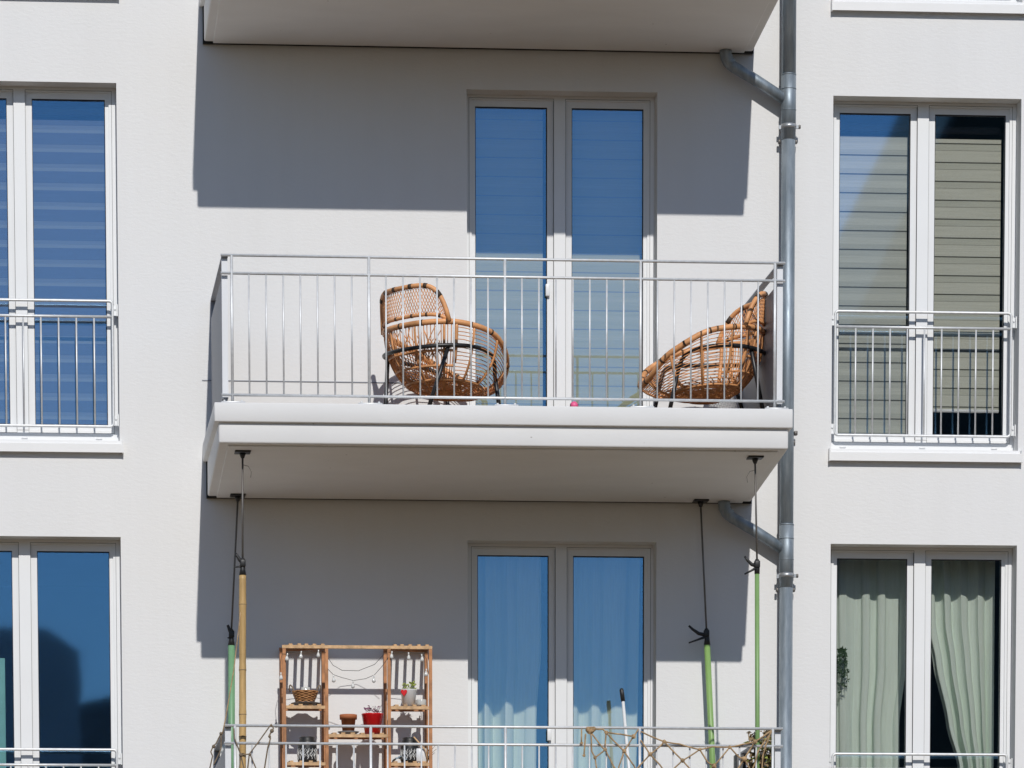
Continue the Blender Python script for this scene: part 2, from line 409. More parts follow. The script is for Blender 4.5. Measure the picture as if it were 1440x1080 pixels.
# ------------------------------------------------------------------ French guards in front of the windows
GL = {(1,'left'): 'window guard above the upper left window, cut off by the top of the picture',
      (0,'left'): 'grey metal bar guard across the window with the blue striped blinds',
      (-1,'left'): 'grey metal bar guard across the bare dark window at lower left',
      (1,'right'): 'window guard above the olive blind window, cut off by the top of the picture',
      (0,'right'): 'grey metal bar guard across the window with pale and olive blinds',
      (-1,'right'): 'grey metal bar guard across the window with sage green curtains'}
def arc_corner(c, r, a0, a1, n=5): return [(c[0]+r*cos(a0+(a1-a0)*t/n), c[1]+r*sin(a0+(a1-a0)*t/n)) for t in range(n+1)]
GY = .080
def make_guard():
    root = empty('window_guard', (0,0,0), '', 'window guard', 'bar guards across the side windows')
    f = MB(); W_, z1, z2, z0, r = .595, 1.2686, 1.1676, .4636, .022
    loop = [(x, GY, z) for x, z in arc_corner((W_-r, z1-r), r, 0, pi/2)] + [(x, GY, z) for x, z in arc_corner((-W_+r, z1-r), r, pi/2, pi)] \
         + [(x, GY, z) for x, z in arc_corner((-W_+r, z0+r), r, pi, 1.5*pi)] + [(x, GY, z) for x, z in arc_corner((W_-r, z0+r), r, 1.5*pi, 2*pi)]
    f.tube(loop, .0095, 8, closed=True); f.tube([(-W_, GY, z2), (W_, GY, z2)], .0095, 8)
    f.build('frame', M['galv'], root)
    for i in range(-4, 5):
        b = MB(); b.tube([(i*.1163+.008, GY, z0+.004), (i*.1163+.008, GY, z2-.004)], .0058, 7); b.build('baluster', M['galv'], root)
    for sx in (-1, 1):
        for z in (1.21, .505):
            b = MB(); b.box(min(sx*.600, sx*.629), max(sx*.600, sx*.629), GY-.004, GY+.004, z-.035, z+.03)
            b.box(min(sx*.622, sx*.6295), max(sx*.622, sx*.6295), GY-.022, GY+.03, z-.04, z+.035)
            b.tube([(sx*.612, GY-.004, z+.008), (sx*.612, GY-.011, z+.008)], .007, 6)
            b.build('bracket', M['galv'], root)
    return root
gd = make_guard(); first = True
for key in GL:
    o = gd if first else copy_tree(gd); first = False
    o.location = (cols[key[1]], 0, key[0]*H); o['label'] = GL[key]

# ------------------------------------------------------------------ balconies
def make_balcony():
    root = empty('balcony', (2.38, 0, 0), '', 'balcony', 'stacked white balconies')
    O = (2.38, 0, 0)
    s = MB(); L, R_, F = .574, 4.193, -1.5
    bk = -.036
    # lower slab: rounded front corners, drip groove round the soffit
    TAP = .0675                                    # the slab thins towards its front
    b_ = MB(); b_.bevbox(L, R_, F, bk, .0, .2385, .012, 3)
    s.v += [(x, y, z-TAP*y if z < .12 else z) for x, y, z in b_.v]; s.f += b_.f; s.sm += b_.sm
    s.build('slab', M['slab'], root, O)
    q = MB(); e = .058                            # inner soffit field framed by a drip groove
    q.bevbox(L+e, R_-e, F+.045, bk-.001, -.010, .02, .005, 2)
    q.v = [(x, y, z-TAP*y) for x, y, z in q.v]
    q.build('soffit_field', M['slab'], root, O)
    q = MB(); q.bevbox(.546, 4.2166, -1.525, -.002, .2285, .3465, .006, 2)
    q.build('floor_cap', M['slab'], root, O)
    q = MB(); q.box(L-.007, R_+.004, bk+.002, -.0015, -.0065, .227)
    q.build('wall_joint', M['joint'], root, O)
    # railing
    RY = -1.42; zt, zm, zb = 1.266, 1.156, .411
    rl = MB()
    for z in (zt, zm, zb): rl.tube([(.598, RY, z), (4.180, RY, z)], .0088, 8)
    rail = rl.build('railing', M['galv'], root, O)
    posts = [.666, 1.5305, 2.392, 3.256, 4.115]
    for px in posts:
        p = MB(); p.tube([(px, RY, .3465), (px, RY, zt)], .0092, 8)
        p.bevbox(px-.075, px+.075, RY-.098, RY+.05, .3454, .3555, .002, 1)
        for dx in (-.055, .055): p.tube([(px+dx, RY-.075, .3554), (px+dx, RY-.075, .366)], .008, 6)
        p.build('post', M['galv'], rail)
    for rp in [rail]:
        for ch in kids(rp): ch.location = (-O[0], -O[1], -O[2])
    for a, b in zip(posts[:-1], posts[1:]):
        for i in range(1, 8):
            x = a+(b-a)*i/8
            u = MB(); u.tube([(x, RY, zb), (x, RY, zm)], .0056, 7)
            o = u.build('baluster', M['galv'], rail, O)
    for sx, X in ((-1, .6235), (1, 4.152)):
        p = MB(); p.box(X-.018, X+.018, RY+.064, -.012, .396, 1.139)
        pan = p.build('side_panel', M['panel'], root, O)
        for ya, yb in ((RY+.026, RY+.062), (-.05, -.013)):
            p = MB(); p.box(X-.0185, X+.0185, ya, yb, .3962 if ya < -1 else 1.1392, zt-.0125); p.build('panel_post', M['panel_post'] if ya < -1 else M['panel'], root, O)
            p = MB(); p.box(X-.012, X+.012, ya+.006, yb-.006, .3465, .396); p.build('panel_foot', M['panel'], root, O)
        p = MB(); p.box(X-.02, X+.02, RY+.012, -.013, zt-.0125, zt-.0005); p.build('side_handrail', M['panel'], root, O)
    p = MB()                                       # brown decking laid on the slab behind the railing
    for i in range(10): p.bevbox(.655, 4.10, -1.36+i*.134, -1.36+i*.134+.128, .3467, .3665, .002, 1)
    p.build('decking', M['deck'], root, O)
    return root
bal = make_balcony()
bal['label'] = 'middle white balcony with a bar railing, holding the two rattan chairs'
lowb = copy_tree(bal); lowb.location = (2.38, 0, -H); lowb['label'] = 'lowest balcony with ropes tied along its railing'
topb = copy_tree(bal); topb.location = (2.38, 0, H); topb['label'] = 'topmost balcony showing only its shaded underside at the top of the picture'

# ------------------------------------------------------------------ downpipe with balcony branches
dp = empty('downpipe', (4.4255, -.08, gz), 'tall grey zinc downpipe running down the wall beside the balconies', 'downpipe')
DO = (4.4255, -.08, gz); px, py = 4.4255, -.08
q = MB(); q.tube([(px, py, gz+.2), (px, py, -.56)], .0445, 28); q.tube([(px, py, -.562), (px, py, 2.335)], .0455, 28); q.tube([(px, py, 2.333), (px, py, 9.4)], .0475, 28)
q.build('pipe', M['zinc'], dp, DO)
for k in (0, 1):
    z = k*H
    q = MB()
    q.tube([(px, py, z-.515), (px, py, z-.15)], .0485, 28)
    q.tube([(px, py, z-.38), (px, py, z-.375)], .0505, 28); q.tube([(px, py, z-.245), (px, py, z-.24)], .0505, 28); q.tube([(px, py, z-.155), (px, py, z-.148)], .050, 28)
    q.build('branch_sleeve', M['zinc'], dp, DO)
    q = MB()
    pts = [(4.005, py, z+.01), (4.005, py, z-.035), (4.012, py, z-.062), (4.03, py, z-.086), (4.06, py, z-.108), (4.20, py, z-.185), (px-.02, py, z-.312)]
    q.tube(pts, .0365, 20)
    q.tube([(4.005, py, z-.001), (4.005, py, z-.02), (4.008, py, z-.045), (4.024, py, z-.075), (4.045, py, z-.095)], .0405, 20)
    q.build('branch_pipe', M['zinc'], dp, DO)
    q = MB(); q.tube([(px, py, z-.497), (px, py, z-.468)], .0515, 28)
    q.box(px+.048, px+.070, py-.008, py+.012, z-.494, z-.473); q.box(px-.064, px-.048, py-.006, py+.010, z-.50, z-.476)
    q.build('pipe_clamp', M['zinc_light'], dp, DO)
    q = MB()
    for sx in (-1, 1):
        q.bevbox(px+sx*.056-.008, px+sx*.056+.008, py+.015, py+.045, z-.585, z-.561, .003, 1)
    q.bevbox(px+.066, px+.080, py-.014, py+.004, z-.497, z-.472, .003, 1)
    q.build('clamp_screw', M['screw'], dp, DO)
# screws of the clamp hidden behind the middle balcony edge
q = MB(); q.bevbox(px+.050, px+.072, py, py+.03, .432, .46, .003, 1); q.bevbox(px+.045, px+.058, py+.01, py+.04, .37, .40, .003, 1)
q.build('clamp_screw', M['screw'], dp, DO)

# ------------------------------------------------------------------ roller blinds and curtains
def blind(x0, x1, z0, z1, mat, label, bar=None, y=.232):
    global DZ
    DZ = -.0676*y; org = ((x0+x1)/2, y, 0)
    root = empty('roller_blind', org, label, 'blind', 'roller blinds behind the panes')
    b = MB(); b.box(x0, x1, y, y+.002, z0, z1); b.build('fabric', mat, root, org)
    q = MB(); q.bevbox(x0, x1, y-.006, y+.010, z0-.022, z0, .003, 1); q.build('bottom_bar', bar or M['pvc'], root, org)
    q = MB(); q.bevbox(x0+.002, x1-.002, y+.004, y+.05, z1+.035, z1+.085, .01, 2); q.build('cassette', M['pvc_seam'], root, org)
    return root
blind(-.572, -.058, .50, 2.468, M['blind_blue'], 'blue grey striped blind filling the right pane of the upper left window')
blind(-1.215, -.692, .50, 2.468, M['blind_blue'], 'blue grey striped blind in the cut off left pane of the upper left window')
blind(4.80, 5.283, .50, 2.452, M['blind_pale'], 'pale grey striped blind reaching the bottom of the pane, beside the olive one')
blind(5.448, 5.918, .682, 2.443, M['blind_olive'], 'olive grey blind with paired dark lines, stopping short above a white bar', M['sill'])
blind(2.345, 2.835, .36, 2.615, M['blind_door'], 'grey blind behind the left pane of the door between the rattan chairs', None, .27)
blind(3.0, 3.52, .36, 2.615, M['blind_door'], 'grey blind behind the right pane of the door between the rattan chairs', None, .27)

DZ = -.025
def curtain(name, mat, y, zt, zb, left, right, folds, amp, seed, label, cat='curtain', group='curtains'):
    rnd = random.Random(seed)
    ph = [(rnd.uniform(.7, 1.3), rnd.uniform(0, 6.28), rnd.uniform(.5, 1)) for _ in range(4)]
    def fn(u, v):
        z = zt+(zb-zt)*v
        x0 = left(v); x1 = right(v)
        t = u+.018*sin(u*9+v*2.2+ph[0][1])
        s = 0
        for a, p, k in ph: s += k*sin(2*pi*folds*a*t+p+v*.35*sin(p))
        s = s/2.2
        s = math.copysign(abs(s)**.7, s)
        grow = .55+.6*min(1, v*1.5)
        return (x0+(x1-x0)*u+.008*sin(2*pi*folds*u*2+1), y+amp*grow*s, z)
    b = MB(); b.sheet(fn, 150, 46)
    org = ((left(0)+right(0))/2, y, zb)
    return tag(b.build(name, mat, None, org), label, cat, group)
def pw(pts):
    def f(v):
        for (a, x0), (b, x1) in zip(pts[:-1], pts[1:]):
            if v <= b:
                t = (v-a)/(b-a); t = t*t*(3-2*t)*.5+t*.5
                return x0+(x1-x0)*t
        return pts[-1][1]
    return f
cz = lambda z: (z+.24)/(-2.55+.24)
curtain('curtain', M['sage'], .385, -.24, -2.55, pw([(0, 4.79), (1, 4.83)]), pw([(0, 5.318), (cz(-.62), 5.322), (cz(-1.0), 5.318), (cz(-1.37), 5.276), (1, 5.285)]), 5.0, .046, 31, 'sage green curtain in the left pane with a trailing plant before it')
curtain('curtain', M['sage'], .385, -.24, -2.55, pw([(0, 5.43), (cz(-.7), 5.455), (cz(-.96), 5.512), (cz(-1.37), 5.606), (cz(-1.66), 5.69), (1, 5.76)]), pw([(0, 5.936), (1, 5.93)]), 4.2, .042, 11, 'sage green curtain in the right pane, with a dark gap at its lower left')
curtain('curtain', M['teal_curtain'], .362, -.24, -2.60, pw([(0, 2.35), (1, 2.35)]), pw([(0, 2.84), (cz(-.87), 2.842), (cz(-1.31), 2.808), (1, 2.80)]), 3.3, .052, 5, 'pale teal curtain behind the left pane of the lower balcony door')
curtain('curtain', M['teal_curtain'], .362, -.24, -2.60, pw([(0, 2.98), (1, 2.98)]), pw([(0, 3.50), (cz(-1.0), 3.49), (1, 3.462)]), 3.1, .050, 8, 'pale teal curtain behind the right pane of the lower balcony door')

DZ = -.04
# teal board standing in the bare room at lower left
b = MB(); b.bevbox(-1.16, -.766, .58, .60, -2.55, -.936, .004, 1)
single(b, 'folding_screen', M['teal'], (-.963, .59, -2.55), 'teal panel standing inside the bare window at lower left', 'screen')

# ------------------------------------------------------------------ rattan lounge chairs
DZ = 0.
def chair(loc, heading, label, RZ, zb_, hh_, lean, psi, ex):
    root = empty('rattan_chair', loc, label, 'chair', 'pair of rattan lounge chairs')
    root.rotation_euler = (0, 0, heading)
    A, B = .398, .385
    def rimz(th):                                  # height of the rim, front 0 .. back 180 degrees
        a = abs((math.degrees(th)+180) % 360-180)
        for (a0, z0), (a1, z1) in zip(RZ[:-1], RZ[1:]):
            if a <= a1:
                t = (a-a0)/(a1-a0); return z0+(z1-z0)*t
        return RZ[-1][1]
    def rim(th):
        c, s_ = cos(th), sin(th)
        fx = A*c
        return Vector((fx, B*math.copysign(abs(s_)**.92, s_), (rimz(th-.12)+rimz(th)+rimz(th+.12))/3))
    def shell(th, s):
        p = rim(th); a = s*pi/2
        k = cos(a)**.78 if s < 1 else 0
        bx = -.02
        z = p.z-(p.z-zb_)*sin(a)**1.08
        return Vector((bx+(p.x-bx)*k, p.y*k, z))
    # rim
    m = MB(); m.tube([rim(2*pi*i/64) for i in range(64)], .0185, 8, closed=True); m.build('rim', M['rattan'], root)
    # lashings
    m = MB()
    for i in range(15):
        th = 2*pi*(i+.35)/15+.05
        m.tube([rim(th-.014), rim(th+.014)], .0202, 8)
    # basket of ribs and wickers
    for i in range(11):
        th = 2*pi*(i+.5)/11
        m.tube([shell(th, .02), shell(th, .028)], .014, 6)
    m.build('lashing', M['lash'], root)
    k = MB()
    for i in range(12):
        th = 2*pi*(i+.5)/12
        k.tube([shell(th, .97*j/13) for j in range(14)], .0085, 6)
    TB = pi-radians(57)
    for th in (TB, -TB):
        k.tube([shell(th, .42*j/6) for j in range(7)], .0125, 6)
    for s_ in (.30, .46): k.tube([shell(TB+(2*pi-2*TB)*i/30, s_) for i in range(31)], .0085, 6)        # bands at the back
    k.tube([shell(2*pi*i/48, .63) for i in range(48)], .010, 6, closed=True)
    k.tube([shell(2*pi*i/32, .90) for i in range(32)], .012, 6, closed=True)
    k.build('rib', M['rattan'], root)
    k = MB()
    nr = 34
    for i in range(nr):                            # upright canes of the back
        th = TB+(2*pi-2*TB)*(i+.5)/nr
        ph = random.uniform(-.012, .012)
        k.tube([shell(th+ph, .72*j/9) for j in range(10)], .0033, 5, cap=False)
    for i in range(15):                            # horizontal canes of the open sides and front
        s_ = .06+.041*i
        k.tube([shell(-TB+2*TB*j/32, s_+random.uniform(-.004, .004)) for j in range(33)], .0030, 5, cap=False)
    for i in range(13):                            # closer woven bottom
        s_ = .665+.026*i
        k.tube([shell(2*pi*j/40, min(.985, s_+random.uniform(-.003, .003))) for j in range(40)], .0042 if i % 3 else .0058, 5, closed=True)
    for i in range(40):                            # loose crossing canes low in the shell
        t = random.uniform(0, 2*pi); d_ = random.uniform(.3, .9)
        k.tube([shell(t+d_*j/6, .55+.30*j/6)+Vector((0, 0, .008)) for j in range(7)], .0034, 5, cap=False)
    for i in range(46):                            # slanting canes woven through the back
        t = TB+(2*pi-2*TB)*random.random(); d_ = random.choice((-1, 1))*random.uniform(.12, .4); s0 = random.uniform(.03, .3)
        if abs(t+d_-pi) < pi-TB: k.tube([shell(t+d_*j/5, s0+.28*j/5)+Vector((.004, 0, .006)) for j in range(6)], .0032, 5, cap=False)
    k.build('basket', M['wicker'], root)
    # headrest: arched panel curving round the back, leaning outwards
    PSI = radians(psi)
    def arch(u, h):                                # u -1..1 round the back, h 0 lower .. 1 top
        b_ = rim(pi+u*PSI)
        hh = (1-abs(u)**ex)*hh_
        return Vector((b_.x*(1+lean*h)-.01*h, b_.y*(1+.02*h), b_.z+hh*h))
    n = 36
    hd = MB(); hd.tube([arch(-1+2*i/n, 1) for i in range(n+1)], .0155, 8)
    hd.tube([arch(-.95+1.9*i/n, .21) for i in range(n+1)], .012, 6)
    h_o = hd.build('headrest', M['rattan'], root)
    lt = MB(); ns = 34
    for i in range(-14, ns+14):                    # diamond lattice
        for sg in (-1, 1):
            pts = []
            for j in range(9):
                h = .21+.79*j/8
                u = -.95+1.9*(i+sg*(j-4)*.55)/ns
                if abs(u) < .965 and (1-abs(u)**ex)*(h-.21) > -1e-6 and abs(u)**ex < .93: pts.append(arch(u, h))
            if len(pts) > 2: lt.tube(pts, .0026, 4, cap=False)
    lt.build('lattice', M['wicker'], h_o)
    for u in (-.72, -.4, -.1, .25, .55, .8):
        for h, d_, r_ in ((1, .035, .017), (.21, .02, .0135)):
            ls = MB(); ls.tube([arch(u-d_, h), arch(u+d_, h)], r_, 8); ls.build('lashing', M['lash'], h_o)
    # black tube frame
    def bez(p, n=8):
        out = []
        for i in range(len(p)-1):
            p0 = p[max(i-1, 0)]; p1 = p[i]; p2 = p[i+1]; p3 = p[min(i+2, len(p)-1)]
            for j in range(n):
                t = j/n
                out.append(tuple(.5*((2*b)+(c-a)*t+(2*a-5*b+4*c-d)*t*t+(3*b-a-3*c+d)*t**3) for a, b, c, d in zip(p0, p1, p2, p3)))
        out.append(p[-1]); return out
    half = [(.215, .235, .345), (.18, .265, .415), (.09, .32, .452), (-.06, .355, .468), (-.22, .32, .468), (-.355, .20, .460), (-.41, 0, .455)]
    half = [(x, y, z+(zb_-.205)*.5) for x, y, z in half]
    full = half + [(x, -y, z) for x, y, z in half[-2::-1]]
    f = MB(); f.tube(bez(full, 6), .0138, 8); f.build('frame_ring', M['black_metal'], root)
    for sy in (1, -1):
        for top, foot in (((.2145, sy*.2345, half[0][2]+.002), (.285, sy*.235, 0)), ((-.25, sy*.285, half[4][2]-.007), (-.37, sy*.19, 0))):
            l = MB(); l.tube([top, foot], .0138, 8); l.tube([foot, (foot[0], foot[1], .012)], .016, 8); l.build('leg', M['black_metal'], root)
    return root
FZ = .3665
RZ_ = [(0, .31), (20, .34), (36, .425), (50, .47), (65, .525), (80, .58), (100, .607), (126, .628), (180, .62)]
chair((2.108, -.50, FZ), radians(38), 'rattan lounge chair left of the door, seen from behind its latticed back', [(a, z-.012) for a, z in RZ_], .205, .232, .02, 51, 6)
chair((3.745, -.80, FZ), radians(180+6), 'rattan lounge chair pushed against the right side panel beside the downpipe', [(a, z-.058-.02*(a < 25)) for a, z in RZ_], .15, .24, .0, 63, 5)

# small pink thing on the balcony floor
b = MB(); b.ball((2.847, -1.30, FZ+.024), .027, 10); single(b, 'ball', M['pink'], (2.847, -1.30, FZ), 'small pink ball on the floor in front of the door of the chair balcony', 'ball')

# ------------------------------------------------------------------ support poles clamped under the middle balcony
LZ0 = LZ = FZ-H
def pole(plate, rod_end, z_clamp, pole_top, foot, r, mat, lever, label, knots=False, hook=False):
    global DZ
    DZ = -.0676*plate[1]; LZ = LZ0-DZ; foot = (foot[0], foot[1], LZ)
    org = (foot[0], foot[1], LZ)
    root = empty('support_pole', org, label, 'support pole', 'clamping poles under the middle balcony')
    p = MB(); x, y = plate
    p.bevbox(x-.05, x+.05, y-.05, y+.05, -.0185, -.0057, .003, 1)
    p.tube([(x, y, -.018), (x, y, -.034), (x, y, -.05)], [.022, .017, .010], 12)
    p.build('ceiling_plate', M['black_plastic'], root, org)
    d = MB(); d.tube([(x, y, -.04), rod_end], .0062, 8)
    if hook: d.tube([(x, y, -.09), (x+hook*.035, y-.01, -.10), (x+hook*.055, y-.01, -.135), (x+hook*.05, y-.01, -.17)], .0016, 5)
    d.build('rod', M['screw'], root, org)
    c = MB(); cx, cy, cz_ = rod_end; tx, ty, tz = pole_top
    c.tube([(cx, cy, cz_), (cx+(tx-cx)*.1, cy+(ty-cy)*.1, cz_-.012), (tx, ty, tz+.03), (tx, ty, tz-.004)], [.011, .0165, .0175, r+.002], 10)
    c.bevbox(cx-.018, cx+.018, cy-.024, cy+.014, cz_-.055, cz_-.010, .006, 2)
    co = c.build('clamp', M['black_plastic'], root, org)
    lv = MB()
    for pts, rr in lever(cx, cy, cz_): lv.tube(pts, rr, 8)
    lv.build('lever', M['black_plastic'], co, org)
    q = MB()
    if knots:
        N_ = 60; pts = []; rs = []
        top = Vector(pole_top); ft = Vector(foot)
        ks = (.10, .32, .47, .545, .70, .86)
        for i in range(N_+1):
            t = i/N_; pts.append(tuple(top+(ft-top)*t))
            rs.append(r*(1+.025*sin(t*17))+sum(.0022*math.exp(-((t-k_)/.006)**2) for k_ in ks))
        q.tube(pts, rs, 16)
        q.build('pole', mat, root, org)
        j = MB()
        for k_ in ks:
            c0 = top+(ft-top)*k_; c1 = top+(ft-top)*(k_+.0018)
            j.tube([tuple(c0), tuple(c1)], r+.0028, 16)
        j.build('bamboo_node', M['rope_dark'], root, org)
    else:
        q.tube([pole_top, foot], r, 16); q.tube([(foot[0], foot[1], LZ+.03), foot], r+.012, 16)
        q.build('pole', mat, root, org)
    return root
def lev_up(sx, sc_=1):
    def f(x, y, z):
        a = [((x, y-.01, z-.035), (x+sx*.02, y-.012, z-.012), (x+sx*.036, y-.012, z+.012), (x+sx*.046, y-.012, z+.026)), [.013, .012, .010, .009]]
        b = [((x, y-.01, z-.05), (x+sx*.025, y-.012, z-.055), (x+sx*.048, y-.012, z-.058)), [.009, .006, .005]]
        return [a, b]
    return f
def lev_wide(sx, L=.12):
    def f(x, y, z):
        a = [((x, y-.01, z-.045), (x+sx*L*.45, y-.012, z-.034), (x+sx*L*.8, y-.012, z-.006), (x+sx*L, y-.012, z+.016)), [.013, .012, .009, .007]]
        b = [((x, y-.01, z-.052), (x+sx*L*.5, y-.012, z-.075), (x+sx*L, y-.012, z-.096)), [.010, .0065, .005]]
        return [a, b]
    return f
pole((.733, -1.315), (.729, -1.315, -.668), 0, (.728, -1.315, -.770), (.715, -1.315, LZ), .0222, M['bamboo'], lev_up(-1), 'bamboo coloured support pole behind the railing at the left', knots=True, hook=1)
pole((.768, -.122), (.720, -.122, -.875), 0, (.719, -.122, -.975), (.709, -.122, LZ), .0232, M['green_a'], lev_up(-.55), 'pale green support pole close to the wall, just left of the bamboo coloured one')
pole((3.845, -.102), (3.886, -.102, -.842), 0, (3.891, -.102, -.945), (3.972, -.102, LZ), .0205, M['green_b'], lev_wide(-1), 'slanting bright green support pole with wide open clamp levers')
pole((4.009, -1.32), (4.024, -1.32, -.647), 0, (4.025, -1.32, -.735), (4.038, -1.32, LZ), .0150, M['green_c'], lev_wide(-1, .082), 'thin straight green support pole in front of the downpipe side', hook=-1)

# ------------------------------------------------------------------ crate shelf on the lower balcony
DZ = .020; LZ = LZ0-DZ
SX = (1.040, 2.030); SY0, SY1 = -.335, -.022; ST = -1.012
SO = (1.535, -.18, LZ)
sh = empty('shelf_rack', SO, 'tall reddish wooden rack with slatted tops and pots on its shelves', 'shelf')
SLP = .062
def zr(y): return SLP*(y-SY0)
pxs = [(1.043, 1.064), (1.322, 1.343), (1.734, 1.755), (2.008, 2.029)]
for a, b in pxs:
    for y0, y1 in ((SY0, SY0+.021), (SY1-.021, SY1)):
        q = MB(); q.box(a, b, y0, y1, LZ, ST-.0205+zr(y0)); q.build('upright', M['wood'], sh, SO)
q = MB(); q.box(SX[0], SX[1], SY0-.002, SY0+.022, ST-.020, ST); q.build('top_rail', M['wood_light'], sh, SO)
for xa, xb in ((SX[0], 1.3435), (1.7335, SX[1])):
    q = MB(); q.box(xa, xb, SY1-.022, SY1+.001, ST-.020+zr(SY1), ST+zr(SY1)); q.build('top_rail', M['wood'], sh, SO)
def slats(xa, xb, z, n, y1=SY1-.002, fill=.55):
    wd = (xb-xa)/n*fill
    for i in range(n):
        x = xa+(xb-xa)*(i+.5)/n+random.uniform(-.005, .005); ya = SY0+.004+random.uniform(-.008, .012)
        q = MB(); q.obox((x, ya, z+.005+zr(ya)), (x, y1, z+.005+zr(y1)), wd*random.uniform(.9, 1.1), .009); q.build('slat', M['wood_light'], sh, SO)
for xa, xb in ((1.072, 1.338), (1.757, 2.02)): slats(xa, xb, ST+.0005, 5, fill=.42)
def board(xa, xb, z):
    q = MB(); q.box(xa, xb, SY0-.003, SY0+.020, z-.020, z); q.build('shelf_edge', M['wood_light'], sh, SO)
    q = MB(); q.box(xa, xb, -.105, -.085, z-.022+zr(-.095), z-.002+zr(-.095)); q.build('shelf_edge', M['wood'], sh, SO)
    slats(xa+.004, xb-.004, z+.001, 4 if xb-xa < .3 else 6, -.085, .42)
for xa, xb in ((1.0645, 1.3215), (1.7555, 2.0075)):
    for z in (-1.402, -1.768, -2.13): board(xa, xb, z)
for z in (-1.585, -1.96): board(1.3435, 1.7335, z)

# things on the shelf
IY = -.235
# basket with loop handles
o_ = (1.197, IY, -1.3905+.012)
root = empty('wicker_basket', o_, 'brown wicker basket with two loop handles on the upper left shelf', 'basket')
b = MB(); prof = []
for i in range(13):
    t = i/12; rr = .052+.032*t+(.003 if i % 2 else -.001); prof.append((rr, .080*t))
b.lathe([(.001, 0)]+prof+[(.078, .08), (.05, .01)], o_, 40)
for kk in range(10):
    z = o_[2]+.006+kk*.0078; rr = .0545+.032*(kk/10)
    b.tube([(o_[0]+(rr+.0035*sin(9*2*pi*j/72+kk*pi))*cos(2*pi*j/72), o_[1]+(rr+.0035*sin(9*2*pi*j/72+kk*pi))*sin(2*pi*j/72), z) for j in range(72)], .0042, 5, closed=True)
b.build('body', M['cane_basket'], root, o_)
for sx in (-1, 1):
    b = MB(); b.tube([(o_[0]+sx*(.080+.018*sin(t*pi/8)), o_[1], o_[2]+.068+.052*sin(t*pi/8*1)*1.0+.0*t) if False else (o_[0]+sx*(.074+.024*(1-cos(t*pi/8))*.5+.012*sin(t*pi/8)), o_[1]-.02+.005*t, o_[2]+.075+.045*sin(t*pi/8)) for t in range(9)], .0045, 6)
    b.build('handle', M['rope_dark'], root, o_)
b = MB(); b.lathe([(.001, 0), (.034, 0), (.036, .01), (.036, .075), (.030, .085), (.030, .098), (.027, .098), (.027, .088), (.033, .074), (.033, .012), (.001, .006)], (1.200, IY, -1.372), 24)
single(b, 'glass_jar', M['jar'], (1.200, IY, -1.372), 'glass jar standing inside the wicker basket', 'jar')
b = MB(); b.lathe([(.001, 0), (.055, 0), (.098, .010), (.100, .013), (.055, .006), (.001, .005)], (1.20, IY-.02, -1.3915), 32)
single(b, 'plate', M['grey_dish'], (1.20, IY-.02, -1.3915), 'shallow dark grey dish under the wicker basket', 'dish')
# white bucket
o_ = (1.882, IY, -1.3915)
root = empty('flower_bucket', o_, 'white bucket pot holding yellow green leaves and a red heart on its side', 'plant pot')
b = MB(); b.lathe([(.001, 0), (.042, 0), (.052, .10), (.055, .103), (.055, .108), (.050, .108), (.047, .09), (.001, .088)], o_, 30); b.build('pot', M['white_pot'], root, o_)
def leaves(root, o_, n, R, hmin, hmax, size, mat, name='foliage', seed=1, droop=0):
    rnd = random.Random(seed); m = MB()
    for i in range(n):
        a = rnd.uniform(0, 2*pi); rr = R*sqrt(rnd.random()); h = rnd.uniform(hmin, hmax)
        c = Vector((o_[0]+rr*cos(a), o_[1]+rr*sin(a), o_[2]+h))
        d = Vector((cos(a+rnd.uniform(-1, 1)), sin(a), rnd.uniform(-.6, 1.0)-droop)).normalized()
        sd = d.cross(Vector((rnd.uniform(-1, 1), rnd.uniform(-1, 1), 1))).normalized(); s = size*rnd.uniform(.6, 1.3); up = sd.cross(d)*s*.15
        m.v += [tuple(c), tuple(c+d*s*.5+sd*s*.28+up), tuple(c+d*s), tuple(c+d*s*.5-sd*s*.28+up)]
        k = len(m.v)-4; m.f.append((k, k+1, k+2, k+3)); m.sm.append(False)
    return m.build(name, mat, root, o_)
leaves(root, o_, 70, .035, .10, .145, .026, M['leaf_lime'], seed=4)
b = MB()                                            # red heart tag, a small padded heart
hp = [(16*sin(t)**3, 13*cos(t)-5*cos(2*t)-2*cos(3*t)-cos(4*t)) for t in [2*pi*i/28 for i in range(28)]]
hc = (o_[0]-.036, o_[1]-.050, o_[2]+.083); s_ = .00135
for yy, k in ((-.006, .8), (0, 1), (.004, .9)):
    b.v += [(hc[0]+x*s_*k, hc[1]+yy, hc[2]+z*s_*1.25*k) for x, z in hp]
for L_ in (0, 1):
    for i in range(28): b.f.append((L_*28+i, L_*28+(i+1) % 28, (L_+1)*28+(i+1) % 28, (L_+1)*28+i)); b.sm.append(True)
b.f.append(tuple(range(27, -1, -1))); b.sm.append(False)
b.build('heart_tag', M['red'], root, o_)
b = MB(); b.lathe([(.001, 0), (.030, 0), (.033, .008), (.033, .034), (.031, .04), (.028, .04), (.029, .03), (.001, .026)], (1.962, IY-.03, -1.3915), 22)
single(b, 'tealight_glass', M['jar'], (1.962, IY-.03, -1.3915), 'small glass beside the white bucket on the upper right shelf', 'glass')
